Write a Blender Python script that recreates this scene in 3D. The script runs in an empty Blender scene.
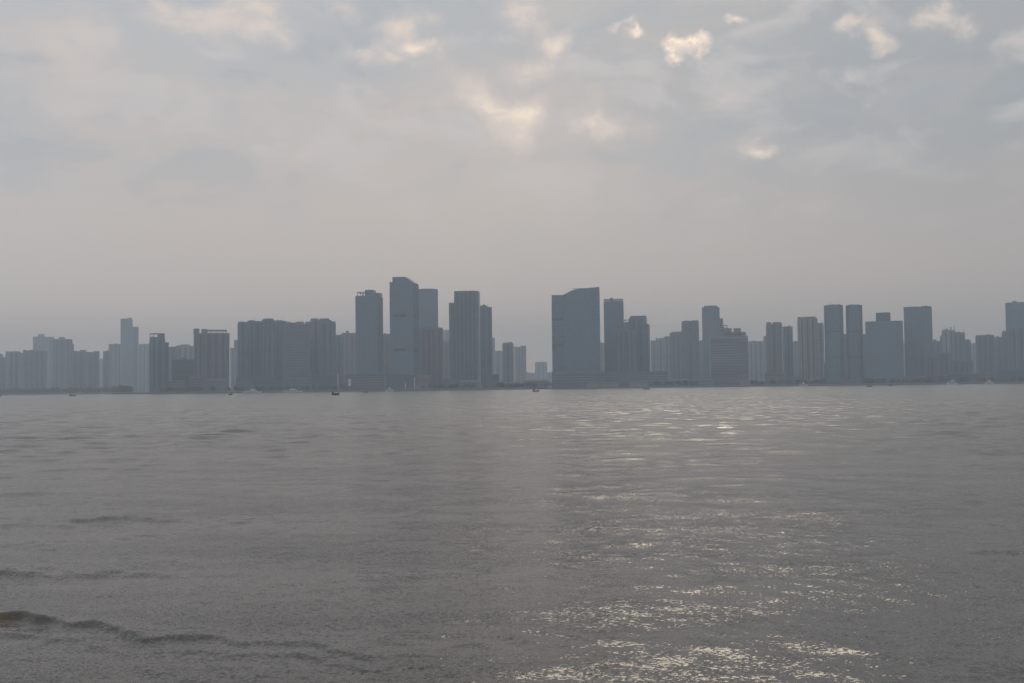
import bpy, math, random
import numpy as np
from mathutils import Vector, Matrix

random.seed(11)
rng = np.random.default_rng(5)
scene = bpy.context.scene
col = scene.collection
R = math.radians

# ------------------------------------------------------------------ camera
F = 1100.0                      # focal length in pixels of the 1024 px wide frame
CAM_H = 3.5
PITCH = math.atan((387.0 - 341.5) / F)
ROLL = math.atan(0.0121)
cam_d = bpy.data.cameras.new("camera")
cam = bpy.data.objects.new("camera", cam_d)
col.objects.link(cam)
cam_d.sensor_width = 36.0
cam_d.lens = 36.0 * F / 1024.0
cam_d.clip_start = 0.1
cam_d.clip_end = 30000
M = Matrix.Rotation(R(90) + PITCH, 4, 'X') @ Matrix.Rotation(-ROLL, 4, 'Z')
cam.matrix_world = Matrix.Translation((0, 0, CAM_H)) @ M
scene.camera = cam
M3 = M.to_3x3()

def at(px, py, D):
    """the point at distance D (along +Y) that is seen at a picture position"""
    v = M3 @ Vector(((px - 512) / F, -(py - 341.5) / F, -1.0))
    k = D / v.y
    return Vector((v.x * k, D, CAM_H + v.z * k))

def direction(px, py):
    return (M3 @ Vector(((px - 512) / F, -(py - 341.5) / F, -1.0))).normalized()

# ------------------------------------------------------------------ node helpers
class NT:
    def __init__(self, tree):
        self.t = tree
    def n(self, typ, **kw):
        nd = self.t.nodes.new(typ)
        for k, v in kw.items():
            setattr(nd, k, v)
        return nd
    def l(self, a, b):
        self.t.links.new(a, b)
    def _in(self, sock, v):
        if isinstance(v, bpy.types.NodeSocket):
            self.l(v, sock)
        elif v is not None:
            sock.default_value = v
    def math(self, op, a, b=None, c=None, clamp=False):
        nd = self.n('ShaderNodeMath', operation=op, use_clamp=clamp)
        self._in(nd.inputs[0], a); self._in(nd.inputs[1], b); self._in(nd.inputs[2], c)
        return nd.outputs[0]
    def vmath(self, op, a, b=None, scale=None):
        nd = self.n('ShaderNodeVectorMath', operation=op)
        self._in(nd.inputs[0], a)
        if b is not None: self._in(nd.inputs[1], b)
        if scale is not None: self._in(nd.inputs['Scale'], scale)
        return nd.outputs['Value'] if op in ('LENGTH', 'DISTANCE', 'DOT_PRODUCT') else nd.outputs['Vector']
    def mix(self, f, a, b, mode='MIX'):
        nd = self.n('ShaderNodeMix', data_type='RGBA', blend_type=mode)
        self._in(nd.inputs[0], f)
        self._in(nd.inputs[6], a if isinstance(a, bpy.types.NodeSocket) else (*a, 1))
        self._in(nd.inputs[7], b if isinstance(b, bpy.types.NodeSocket) else (*b, 1))
        return nd.outputs[2]
    def noise(self, vec, scale, detail=4, rough=0.5, dist=0.0):
        nd = self.n('ShaderNodeTexNoise')
        self._in(nd.inputs['Vector'], vec)
        nd.inputs['Scale'].default_value = scale
        nd.inputs['Detail'].default_value = detail
        nd.inputs['Roughness'].default_value = rough
        nd.inputs['Distortion'].default_value = dist
        return nd
    def smooth(self, v, a, b, lo=0.0, hi=1.0):
        nd = self.n('ShaderNodeMapRange', interpolation_type='SMOOTHSTEP')
        self._in(nd.inputs[0], v)
        for i, q in enumerate((a, b, lo, hi)):
            nd.inputs[i + 1].default_value = q
        return nd.outputs[0]

def new_mat(name):
    m = bpy.data.materials.new(name)
    m.use_nodes = True
    t = NT(m.node_tree)
    bs = m.node_tree.nodes['Principled BSDF']
    return m, t, bs

def facade(name, wall, glass, floor=3.3, bay=3.0, wfrac=0.45, hfrac=0.55, rough=0.7, grough=0.25):
    """wall with a window in each floor and bay, read in the building's own metres"""
    m, t, bs = new_mat(name)
    tc = t.n('ShaderNodeTexCoord')
    sep = t.n('ShaderNodeSeparateXYZ'); t.l(tc.outputs['Object'], sep.inputs[0])
    fz = t.math('FRACT', t.math('DIVIDE', sep.outputs[2], floor))
    hx = t.math('ADD', sep.outputs[0], sep.outputs[1])
    fx = t.math('FRACT', t.math('DIVIDE', hx, bay))
    wz = t.math('LESS_THAN', fz, hfrac)
    wx = t.math('LESS_THAN', fx, wfrac)
    geo = t.n('ShaderNodeNewGeometry')
    sn = t.n('ShaderNodeSeparateXYZ'); t.l(geo.outputs['Normal'], sn.inputs[0])
    up = t.math('LESS_THAN', sn.outputs[2], 0.5)
    w = t.math('MULTIPLY', t.math('MULTIPLY', wz, wx), up)
    cell = t.n('ShaderNodeTexWhiteNoise', noise_dimensions='2D')
    comb = t.n('ShaderNodeCombineXYZ')
    t.l(t.math('FLOOR', t.math('DIVIDE', hx, bay)), comb.inputs[0])
    t.l(t.math('FLOOR', t.math('DIVIDE', sep.outputs[2], floor)), comb.inputs[1])
    t.l(comb.outputs[0], cell.inputs['Vector'])
    gcol = t.mix(cell.outputs['Value'], [c * 0.9 + .01 for c in glass], [min(c * 1.5 + 0.03, 0.8) for c in glass])
    st = t.noise(tc.outputs['Object'], 0.07, 5, 0.6)
    info = t.n('ShaderNodeObjectInfo')
    k = t.math('MULTIPLY_ADD', info.outputs['Random'], 0.16, 0.92)
    k = t.math('MULTIPLY', k, t.smooth(st.outputs['Fac'], 0.3, 0.72, 0.78, 1.15))
    wc = t.vmath('SCALE', wall, scale=k)
    c = t.mix(w, wc, gcol)
    t.l(c, bs.inputs['Base Color'])
    t.l(t.math('MULTIPLY_ADD', w, grough - rough, rough), bs.inputs['Roughness'])
    return m

def plain(name, c, rough=0.7, var=0.15, sc=0.3, metal=0.0):
    m, t, bs = new_mat(name)
    tc = t.n('ShaderNodeTexCoord')
    st = t.noise(tc.outputs['Object'], sc, 4, 0.6)
    t.l(t.vmath('SCALE', c, scale=t.smooth(st.outputs['Fac'], 0.3, 0.7, 1 - var, 1 + var)), bs.inputs['Base Color'])
    bs.inputs['Roughness'].default_value = rough
    bs.inputs['Metallic'].default_value = metal
    return m

MAT = {
    'beige': facade('beige_render', (0.22, 0.245, 0.275), (0.05, 0.06, 0.07), 3.1, 3.4, 0.5, 0.5),
    'pink': facade('pink_tile', (0.27, 0.25, 0.28), (0.06, 0.06, 0.07), 3.1, 3.0, 0.45, 0.5),
    'grey': facade('grey_render', (0.20, 0.26, 0.32), (0.05, 0.06, 0.07), 3.1, 3.2, 0.5, 0.5),
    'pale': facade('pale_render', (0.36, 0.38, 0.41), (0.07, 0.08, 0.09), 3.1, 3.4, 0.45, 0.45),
    'green': facade('green_mesh', (0.06, 0.12, 0.11), (0.04, 0.08, 0.07), 3.2, 4.0, 0.3, 0.3),
    'dark': facade('dark_panel', (0.13, 0.17, 0.21), (0.05, 0.07, 0.10), 3.6, 1.8, 0.7, 0.7),
    'band': facade('banded_office', (0.29, 0.31, 0.33), (0.12, 0.14, 0.16), 3.6, 400.0, 1.1, 0.5),
    'glassb': facade('blue_curtain_wall', (0.14, 0.235, 0.34), (0.08, 0.14, 0.20), 4.0, 1.6, 0.85, 0.8, 0.4, 0.15),
    'glassg': facade('green_curtain_wall', (0.13, 0.225, 0.30), (0.07, 0.13, 0.17), 4.0, 1.6, 0.85, 0.8, 0.4, 0.15),
    'strip': facade('bay_window_glass', (0.12, 0.15, 0.18), (0.06, 0.085, 0.11), 3.1, 9.0, 0.95, 0.75, 0.5, 0.15),
    'stripg': facade('green_bay_window_glass', (0.11, 0.16, 0.18), (0.055, 0.09, 0.105), 3.1, 9.0, 0.95, 0.75, 0.5, 0.15),
    'conc': plain('concrete', (0.22, 0.25, 0.28), 0.85),
    'roofd': plain('dark_roofing', (0.10, 0.11, 0.12), 0.8),
    'white': plain('white_paint', (0.72, 0.73, 0.74), 0.5, 0.06),
    'steel': plain('grey_steel', (0.14, 0.21, 0.28), 0.5),
    'louvre': plain('louvre_dark', (0.05, 0.055, 0.06), 0.6),
    'red': plain('faded_red_paint', (0.22, 0.07, 0.05), 0.6, 0.2, 2.0),
    'black': plain('tarred_hull', (0.03, 0.03, 0.035), 0.6, 0.2, 2.0),
    'blueh': plain('blue_hull_paint', (0.06, 0.09, 0.14), 0.5, 0.2, 2.0),
    'cloth': plain('dark_jacket', (0.04, 0.04, 0.05), 0.9, 0.2, 3.0),
    'stone': plain('wet_stone', (0.05, 0.055, 0.06), 0.8, 0.35, 0.5),
    'paving': plain('pale_paving', (0.34, 0.36, 0.36), 0.8, 0.12, 0.3),
    'bark': plain('bark', (0.07, 0.055, 0.045), 0.9, 0.2, 2.0),
}

# ------------------------------------------------------------------ mesh helpers
class MB:
    def __init__(self):
        self.v = []; self.f = []
    def add(self, vs, fs):
        k = len(self.v)
        self.v += [tuple(p) for p in vs]
        self.f += [tuple(i + k for i in f) for f in fs]
        return self
    def box(self, x0, x1, y0, y1, z0, z1):
        return self.add([(x0, y0, z0), (x1, y0, z0), (x1, y1, z0), (x0, y1, z0),
                         (x0, y0, z1), (x1, y0, z1), (x1, y1, z1), (x0, y1, z1)],
                        [(0, 3, 2, 1), (4, 5, 6, 7), (0, 1, 5, 4), (1, 2, 6, 5), (2, 3, 7, 6), (3, 0, 4, 7)])
    def prism(self, poly, z0, z1):
        """poly counter-clockwise; z1 a number or a function of x, y"""
        n = len(poly)
        zt = z1 if callable(z1) else (lambda x, y: z1)
        vs = [(x, y, z0) for x, y in poly] + [(x, y, zt(x, y)) for x, y in poly]
        fs = [tuple(reversed(range(n))), tuple(range(n, 2 * n))]
        fs += [(i, (i + 1) % n, n + (i + 1) % n, n + i) for i in range(n)]
        return self.add(vs, fs)
    def ring(self, x0, x1, y0, y1, z0, z1, th):
        self.box(x0, x1, y0, y0 + th, z0, z1); self.box(x0, x1, y1 - th, y1, z0, z1)
        self.box(x0, x0 + th, y0 + th, y1 - th, z0, z1); self.box(x1 - th, x1, y0 + th, y1 - th, z0, z1)
        return self
    def build(self, name, mat, parent=None, smooth=False):
        me = bpy.data.meshes.new(name)
        me.from_pydata(self.v, [], self.f)
        me.update()
        me.materials.append(mat if not isinstance(mat, str) else MAT[mat])
        if smooth:
            me.polygons.foreach_set('use_smooth', [True] * len(me.polygons))
        o = bpy.data.objects.new(name, me)
        col.objects.link(o)
        if parent is not None:
            o.parent = parent
        return o

def thing(name, label, cat, loc, rz=0.0, group=None):
    o = bpy.data.objects.new(name, None)
    o.empty_display_size = 1.0
    col.objects.link(o)
    o.location = loc
    o.rotation_euler = (0, 0, rz)
    o['label'] = label; o['category'] = cat
    if group: o['group'] = group
    return o

LAND_Z = 2.2
def fins(e, hw, hd, top, faces=(0, 1, 2)):
    """vertical fins, one comb-shaped sheet per face"""
    for f in faces:
        half = hw if f == 0 else hd
        n = max(3, int(2 * half / 4.5))
        pts = []
        for i in range(n + 1):
            u = -half + .25 + (2 * half - .5) * i / n
            pts += [(u - .2, .04), (u - .2, .5), (u + .2, .5), (u + .2, .04)]
        pts = [(-half + .02, .01), ] + pts + [(half - .02, .01)]
        if f == 0: poly = [(u, -hd - v) for u, v in pts]
        elif f == 1: poly = [(hw + v, u) for u, v in pts]
        else: poly = [(-hw - v, -u) for u, v in pts]
        MB().prism(list(reversed(poly)) if f == 0 else list(reversed(poly)), 0.01, top).build('mullion_fins', 'steel', e)
HIGHEST = [0.0]

def site(x0, x1, yt, D, rel, dep):
    """width, height and Empty position of a building seen between x0 and x1, top at yt"""
    ym = (yt + 384) / 2
    a, b = at(x0, ym, D), at(x1, ym, D)
    top = at((x0 + x1) / 2, yt, D).z
    W = b.x - a.x
    xc = (a.x + b.x) / 2
    az = math.atan2(xc, D)
    th = R(rel)
    d = dep if dep else max(12.0, min(26.0, W * 0.7))
    if th != 0 and d * abs(math.sin(th)) > W * 0.55:
        d = W * 0.55 / abs(math.sin(th))
    w = (W - d * abs(math.sin(th))) / math.cos(th)
    return xc * (D + d / 2) / D, W, w, d, top - LAND_Z, th - az

def tower(name, label, x0, x1, yt, D, style='resid', rel=0, wall='grey', strip='strip', n=None,
          tops=(), wings=(), dep=None, cat='apartment tower', group='high-rise towers on the far shore',
          parapet=True, crown=None, bands=()):
    xc, W, w, d, H, rz = site(x0, x1, yt, D, rel, dep)
    HIGHEST[0] = max(HIGHEST[0], H)
    e = thing(name, label, cat, (xc, D + d / 2, LAND_Z), rz, group)
    s = D / F
    hw, hd = w / 2, d / 2
    px2l = lambda p: (at(p, (yt + 384) / 2, D).x - xc * D / (D + d / 2))
    zz = lambda y: at((x0 + x1) / 2, y, D).z - LAND_Z
    par = 1.3 if parapet else 0.0
    cr = 0.0
    if crown:                       # crown = (kind, height in px)
        cr = crown[1] * s
    Hb = H - par - cr
    if style == 'resid':
        b = MB()
        n = n or max(3, min(11, int(w / 6)))
        if n % 2 == 0: n += 1
        seg = w / n
        # plan with recesses on the front and the back
        f, bk = [], []
        rec = 1.6
        widths = [seg * (1.25 if i % 2 == 0 else 0.72) for i in range(n)]
        k = w / sum(widths)
        x = -hw; edges = [x]
        for q in widths:
            x += q * k; edges.append(x)
        for i in range(n):
            off = rec if i % 2 else (0.0 if i in (0, n - 1) or n < 5 else -0.8)
            f += [(edges[i], -hd + off), (edges[i + 1], -hd + off)]
            bk += [(edges[i], hd - off), (edges[i + 1], hd - off)]
        poly = f + list(reversed(bk))
        b.prism(poly, 0, Hb)
        b.build('wall', wall, e)
        for i in range(1, n, 2):
            m = MB().box(edges[i] + 0.25, edges[i + 1] - 0.25, -hd + rec - 0.5, -hd + rec - 0.02, 3.4, Hb - 1.5)
            m.build('window_strip', strip, e)
        for i in range(0, n, 2):    # glazed balconies on the projecting bays
            off = (0.0 if i in (0, n - 1) or n < 5 else -0.8)
            bw = edges[i + 1] - edges[i]
            if bw < 3.4: continue
            m = MB()
            z = 3.4
            yb, ym, yo = -hd + off - .01, -hd + off - .15, -hd + off - .9
            prof = [(yb, z - .3)]
            while z < Hb - 3:
                prof += [(ym, z), (yo, z), (yo, z + 1.15), (ym, z + 1.15)]
                z += 3.1 if D < 2300 else 6.2
            prof.append((yb, z - 1))
            xa_, xb_ = edges[i] + bw * 0.22, edges[i + 1] - bw * 0.22
            k_ = len(prof)
            m.add([(xa_, y, q) for y, q in prof] + [(xb_, y, q) for y, q in prof],
                  [tuple(range(k_)), tuple(range(2 * k_ - 1, k_ - 1, -1))] + [(j, k_ + j, k_ + (j + 1) % k_, (j + 1) % k_) for j in range(k_)])
            m.build('balcony_stack', wall, e)
        for sg in (-1, 1):
            xx = sg * hw
            a, c = (xx, xx + 0.4) if sg > 0 else (xx - 0.4, xx)
            MB().box(a, c, -hd * 0.35, hd * 0.35, 3.4, Hb - 1.5).build('window_strip', strip, e)
    elif style == 'glass':
        MB().box(-hw, hw, -hd, hd, 0, Hb).build('curtain_wall', wall, e)
        fins(e, hw, hd, Hb - .01)
    elif style == 'band':
        MB().box(-hw, hw, -hd, hd, 0, Hb).build('wall', wall, e)
        z = 4.5
        while z < Hb - 2.5:
            m = MB()
            m.box(-hw + 1.2, hw - 1.2, -hd - 0.25, -hd - 0.01, z, z + 1.7)
            m.box(hw + 0.01, hw + 0.25, -hd + 1.2, hd - 1.2, z, z + 1.7)
            m.box(-hw - 0.25, -hw - 0.01, -hd + 1.2, hd - 1.2, z, z + 1.7)
            m.build('window_band', strip, e)
            z += 3.9
    elif style == 'round':
        rr = min(hw, hd) * 0.75
        poly = []
        for cx, cy, a0 in ((hw - rr, -hd + rr, -90), (hw - rr, hd - rr, 0), (-hw + rr, hd - rr, 90), (-hw + rr, -hd + rr, 180)):
            for k in range(7):
                a = R(a0 + 15 * k)
                poly.append((cx + rr * math.cos(a), cy + rr * math.sin(a)))
        MB().prism(poly, 0, Hb).build('curtain_wall', wall, e)
        m = MB()
        for k in range(0, len(poly)):
            x, y = poly[k]
            L = math.hypot(x, y)
            m.box(x * (1 + .35 / L) - .22, x * (1 + .35 / L) + .22, y * (1 + .35 / L) - .22, y * (1 + .35 / L) + .22, 0, Hb - 0.05)
        m.build('mullion_fins', 'steel', e)
        big = [(x * 1.03, y * 1.03) for x, y in poly]
        MB().prism(big, Hb, Hb + par).build('roof_rim', 'conc', e)
        for q in (0.33, 0.66):
            MB().prism([(x * 1.015, y * 1.015) for x, y in poly], Hb * q, Hb * q + 2.6).build('louvre_band', 'louvre', e)
    if style != 'round' and par:
        MB().ring(-hw, hw, -hd, hd, Hb + 0.003, Hb + par, 0.5).build('parapet', 'conc' if style != 'glass' else 'steel', e)
    zr = Hb + (par if style == 'round' else 0.004)
    if crown and crown[0] == 'frame':           # open roof frame
        m = MB()
        m.ring(-hw + .4, hw - .4, -hd + .4, hd - .4, Hb + cr - 1.3 + par, Hb + cr + par, 1.0)
        k = max(3, int(w / 4))
        for i in range(k + 1):
            x = -hw + .9 + (w - 1.8) * i / k
            for y in (-hd + 0.9, hd - 0.9):
                m.box(x - .35, x + .35, y - .35, y + .35, zr, Hb + cr - 1.3 + par)
        m.build('roof_frame', 'conc', e)
    if crown and crown[0] == 'screen':          # glazed roof screen, thinner than the tower
        m = MB().ring(-hw + .15, hw - .15, -hd + .15, hd - .15, Hb + 0.02, Hb + cr + par, 0.4)
        m.build('roof_screen', wall, e)
    for (a, b_, y, kind) in tops:
        xa, xb = px2l(a), px2l(b_)
        zt = zz(y)
        if kind == 'room':
            MB().box(xa, xb, -hd * 0.5, hd * 0.6, zr, zt).build('plant_room', wall, e)
        elif kind == 'frame':
            m = MB()
            m.ring(xa, xb, -hd + .8, hd - .8, zt - 1.2, zt, 0.9)
            for x in np.linspace(xa + .45, xb - .45, max(2, int((xb - xa) / 4.5) + 1)):
                for yy in (-hd + 1.25, hd - 1.25):
                    m.box(x - .4, x + .4, yy - .4, yy + .4, zr, zt - 1.2)
            m.build('roof_frame', 'conc', e)
        elif kind == 'mast':
            xm = (xa + xb) / 2
            MB().box(xm - .35, xm + .35, -.35, .35, zr, zt).build('mast', 'steel', e)
    if not tops and not crown and w > 8:
        r2 = random.Random(int(x0 * 7 + D))
        cx = r2.uniform(-.25, .25) * w
        ww = min(w * 0.3, 7)
        MB().box(cx - ww / 2, cx + ww / 2, -hd * .4, hd * .5, zr, zr + r2.uniform(2.2, 3.6)).build('plant_room', wall, e)
    r3 = random.Random(int(x0 * 13 + yt * 5))
    if w > 13:
        for k in range(r3.choice((1, 2, 2))):
            cx = r3.uniform(-.38, .38) * w; ww = r3.uniform(1.6, 3.4); hh = r3.uniform(1.6, 3.0)
            MB().box(cx - ww / 2, cx + ww / 2, hd * .62, hd * .9, zr, zr + hh).build('roof_tank', 'conc', e)
        if r3.random() < .45:
            cx = r3.uniform(-.4, .4) * w
            MB().box(cx - .2, cx + .2, hd * .3, hd * .3 + .4, zr + .001, zr + r3.uniform(4, 8)).build('mast', 'steel', e)
    for (a, b_, y, dy) in wings:
        xa, xb = px2l(a), px2l(b_)
        zt = zz(y)
        yf = -hd + dy
        wing = MB().box(xa, xb, yf, hd * 0.85, 0, zt).build('wing', wall, e)
        ww = xb - xa
        if ww > 4:
            MB().box(xa + ww * .3, xb - ww * .3, yf - .3, yf - .01, 3.4, zt - 1.5).build('window_strip', strip, wing)
        MB().ring(xa, xb, yf, hd * 0.85, zt + .003, zt + 1.2, .4).build('parapet', 'conc', wing)
    for (a, b_, y0, y1, m_) in bands:            # louvred refuge floors
        xa, xb = px2l(a), px2l(b_)
        MB().box(xa, xb, -hd - .75, -hd - .56, zz(y1), zz(y0)).build('louvre_band', m_, e)
    return e

A, O, B_ = 'apartment_tower', 'office_tower', 'apartment_building'
OC = 'office tower'
# ------------------------------------------------------------------ far left cluster (beyond the tree belt)
tower(A, 'hazy grey tower cut by the left edge of the photo', -9, 2, 354, 2600, n=3, tops=((-4, 0, 353, 'room'),))
tower(A, 'narrow low tower between the edge tower and the striped slab, far left', 2, 6, 357.5, 2700, n=3, dep=12)
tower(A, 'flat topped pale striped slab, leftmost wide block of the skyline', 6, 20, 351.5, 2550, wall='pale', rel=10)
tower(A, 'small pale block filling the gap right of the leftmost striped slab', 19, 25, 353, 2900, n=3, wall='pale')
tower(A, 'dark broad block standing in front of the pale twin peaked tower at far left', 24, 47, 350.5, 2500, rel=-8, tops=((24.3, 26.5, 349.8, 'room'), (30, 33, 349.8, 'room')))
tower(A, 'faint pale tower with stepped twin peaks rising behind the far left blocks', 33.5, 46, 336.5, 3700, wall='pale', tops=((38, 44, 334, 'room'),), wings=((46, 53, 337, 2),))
tower(A, 'mid grey tower with centred roof room, tallest of the dark blocks at far left', 53, 71.5, 339, 2800, wall='grey', tops=((59, 64.5, 337, 'room'),), wings=((71.5, 73, 344, 3),))
tower(A, 'squat dark block right of the tower with the centred roof room', 71, 85.5, 351, 2550, wall='beige', tops=((80, 85.4, 349.8, 'room'),))
tower(A, 'dark block with a slightly sloping roof, left of the narrow bright gap', 85, 99, 352, 2500, rel=14, wall='grey', tops=((94, 98.8, 351, 'room'),))
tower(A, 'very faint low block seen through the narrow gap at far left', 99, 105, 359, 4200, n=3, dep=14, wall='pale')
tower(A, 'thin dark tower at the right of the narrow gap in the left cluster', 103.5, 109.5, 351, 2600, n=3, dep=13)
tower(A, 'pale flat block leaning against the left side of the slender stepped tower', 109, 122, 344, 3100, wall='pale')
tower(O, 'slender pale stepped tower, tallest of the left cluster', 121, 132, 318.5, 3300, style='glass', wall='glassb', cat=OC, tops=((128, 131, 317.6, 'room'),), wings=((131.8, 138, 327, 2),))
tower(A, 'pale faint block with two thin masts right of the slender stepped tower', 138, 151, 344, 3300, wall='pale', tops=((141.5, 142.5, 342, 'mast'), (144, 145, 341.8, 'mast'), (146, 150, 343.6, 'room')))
# ------------------------------------------------------------------ left centre
tower(A, 'dark tower with a square opening under its roof frame', 150, 164.6, 337, 1650, wall='grey', strip='stripg', n=5, rel=0,
      tops=((150.2, 158, 333.2, 'frame'), (158, 164.4, 333.2, 'room')), wings=((164.6, 168.3, 343, 3),))
tower(A, 'low brown shouldered block right of the tower with the roof opening', 168, 178, 347, 2150, wall='pink', n=3)
tower(A, 'pale block with curved stepped roof behind the green netted building', 176, 195, 346, 2400, wall='pale', n=7, tops=((177, 182, 345, 'room'), (181, 190, 344.3, 'room')))
tower('netted_building', 'dark green netted building in front of the pale stepped block', 172.5, 193, 359, 1600, style='band', wall='green', strip='stripg', cat='building', group=None)
tower(A, 'broad striped slab with an open roof frame on its right half', 194, 229, 333, 1620, wall='beige', n=9, rel=4,
      tops=((194.2, 199.5, 328.4, 'room'), (202, 207, 328.8, 'room'), (207, 226, 329.6, 'frame')))
tower(A, 'pale narrow stepped building in the gap right of the roof frame slab', 230.5, 236, 348, 2500, wall='pale', n=3, dep=13, wings=((234, 238.5, 340.5, 2),))
# big joined cluster 238-336
tower(A, 'rounded corner tower at the left end of the long joined row', 238, 248, 322, 1720, wall='grey', n=3, dep=18, tops=((239.5, 244.5, 321.3, 'room'),))
tower(A, 'second tower from the left end of the long joined row', 247.5, 262.5, 321, 1760, wall='beige', n=5, tops=((249, 254, 320, 'room'),))
tower(A, 'highest stepped tower in the left half of the long joined row', 262, 275, 319.5, 1700, wall='grey', strip='stripg', n=5, tops=((264, 273, 318.3, 'room'),), rel=-10)
tower(A, 'tower just right of the highest stepped one in the joined row', 274.5, 287, 321, 1760, wall='grey', n=5, tops=((276, 283, 320, 'room'),))
tower(A, 'middle tower of the joined row behind the horizontally banded slab', 286.5, 296.5, 322.5, 1800, wall='beige', n=3, tops=((288, 291, 321.6, 'room'),))
tower(A, 'tower with two roof rooms behind the right end of the banded slab', 296, 311, 323.5, 1800, wall='beige', n=5, tops=((296.5, 304, 321.4, 'room'), (305.5, 310, 321.4, 'room')))
tower('banded_slab', 'wide slab with horizontal bands in the front of the long joined row', 283, 310, 330, 1640, style='band', wall='grey', cat='apartment tower')
tower(A, 'pale striped tower right of the banded slab in the joined row', 310.5, 321, 319.5, 1700, wall='pale', n=3, tops=((311.2, 318, 318.2, 'room'),))
tower(A, 'tower with a stepped cap at the right end of the long joined row', 319.5, 335.6, 321.5, 1660, wall='grey', n=5, strip='stripg', tops=((319.7, 329.5, 318.2, 'room'), (329.5, 332, 320, 'room')))
tower(A, 'low dark block just right of the long joined row', 335.5, 343, 335, 1900, n=3, wall='grey')
tower(A, 'pinkish mid height block left of the tower with the broken crown', 342, 357, 333, 2250, wall='pink', n=5, tops=((342.5, 344, 332.3, 'room'), (346, 349, 330.6, 'room')))
# ------------------------------------------------------------------ centre
tower(O, 'dark glass tower with a broken sloping crown, left of the tallest tower', 356, 383, 295.5, 1650, style='glass', wall='glassg', cat=OC, rel=-16, dep=30,
      tops=((359.5, 366.5, 291.6, 'frame'), (366.6, 375, 289.4, 'room'), (375, 381.5, 292.6, 'room')))
tower(A, 'low block squeezed between the broken crown tower and the tallest tower', 383, 391, 334, 2000, wall='beige', n=3)

def tallest():
    """tallest glass tower: screen walls that rise at the back and slope to the right"""
    D = 1600
    xc, W, w, d, H, rz = site(390, 419, 283, D, -14, 36)
    e = thing(O, 'tallest glass tower of the skyline with slanted crown and two dark bands', OC, (xc, D + d / 2, LAND_Z), rz, 'high-rise towers on the far shore')
    hw, hd = w / 2, d / 2
    zz = lambda y: at(404, y, D).z - LAND_Z
    HIGHEST[0] = max(HIGHEST[0], zz(275))
    MB().box(-hw, hw, -hd, hd, 0, H).build('curtain_wall', 'glassb', e)
    fins(e, hw, hd, H - .01, (0, 1))
    for (y0, y1) in ((314.2, 316.6), (348.6, 351)):
        MB().box(-hw * .66, hw * .42, -hd - .8, -hd - .52, zz(y1), zz(y0)).build('louvre_band', 'louvre', e)
        MB().box(hw + .52, hw + .8, -hd * .8, hd * .8, zz(y1), zz(y0)).build('louvre_band', 'louvre', e)
    # inner raised block with a roof that falls to the right and to the back
    xa, xb = -hw * .78, hw - .2
    top = zz(276.6); low = zz(285.5)
    kx = hw * .32
    poly = [(xa, -hd + 2), (kx, -hd + 2), (xb, -hd + 2), (xb, hd - .2), (kx, hd - .2), (xa, hd - .2)]
    zf = lambda x, y: top if x <= kx + .01 else H + 1.0 + (y > 0) * (low - H - 1.0 if low > H + 1 else 0)
    MB().prism(poly, H + .004, zf).build('crown', 'steel', e)
    MB().box(-hw, -hw * .93, -hd, hd, H + .004, zz(281.4)).build('parapet', 'steel', e)
    MB().box(-hw * .93 + .01, hw - .21, -hd, -hd + .5, H + .004, H + 1.4).build('parapet', 'steel', e)
    for x in (xa + 1, kx - 1):
        MB().box(x - .2, x + .2, 2, 2.4, top, top + 2.4).build('mast', 'steel', e)
tallest()

tower(O, 'flat roofed grey office tower behind the right shoulder of the tallest tower', 417, 438, 289, 1950, style='glass', wall='glassg', cat=OC, rel=8, crown=None,
      tops=((422, 434, 288.3, 'room'),), bands=((420, 437, 305, 307.4, 'conc'),))
tower(A, 'striped apartment block in front of the grey office tower right of the tallest', 420, 437.5, 327.5, 1680, wall='pink', n=7, wings=((437.5, 443, 328.4, 1),))
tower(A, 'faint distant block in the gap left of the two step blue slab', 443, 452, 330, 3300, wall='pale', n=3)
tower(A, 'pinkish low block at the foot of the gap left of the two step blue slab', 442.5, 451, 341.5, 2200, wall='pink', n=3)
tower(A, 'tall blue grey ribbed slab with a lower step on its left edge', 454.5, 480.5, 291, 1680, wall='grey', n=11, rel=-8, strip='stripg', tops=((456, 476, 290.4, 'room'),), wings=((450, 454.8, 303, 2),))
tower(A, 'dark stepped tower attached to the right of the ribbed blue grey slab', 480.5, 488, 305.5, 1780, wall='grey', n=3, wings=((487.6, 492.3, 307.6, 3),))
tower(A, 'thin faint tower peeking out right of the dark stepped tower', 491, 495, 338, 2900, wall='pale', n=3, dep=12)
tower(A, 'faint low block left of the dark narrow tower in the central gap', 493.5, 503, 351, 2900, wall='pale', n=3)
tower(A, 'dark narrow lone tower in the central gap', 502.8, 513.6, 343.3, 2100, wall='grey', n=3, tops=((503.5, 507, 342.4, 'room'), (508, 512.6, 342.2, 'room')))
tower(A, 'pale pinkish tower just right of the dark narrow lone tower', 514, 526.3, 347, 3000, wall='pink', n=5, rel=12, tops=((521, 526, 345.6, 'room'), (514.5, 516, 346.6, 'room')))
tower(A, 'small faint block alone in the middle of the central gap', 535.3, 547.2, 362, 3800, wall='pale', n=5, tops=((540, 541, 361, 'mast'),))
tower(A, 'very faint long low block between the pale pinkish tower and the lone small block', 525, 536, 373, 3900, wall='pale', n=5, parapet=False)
tower(A, 'very faint low sliver left of the big curved roof tower', 546, 553, 372.5, 3600, wall='pale', n=3)

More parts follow.
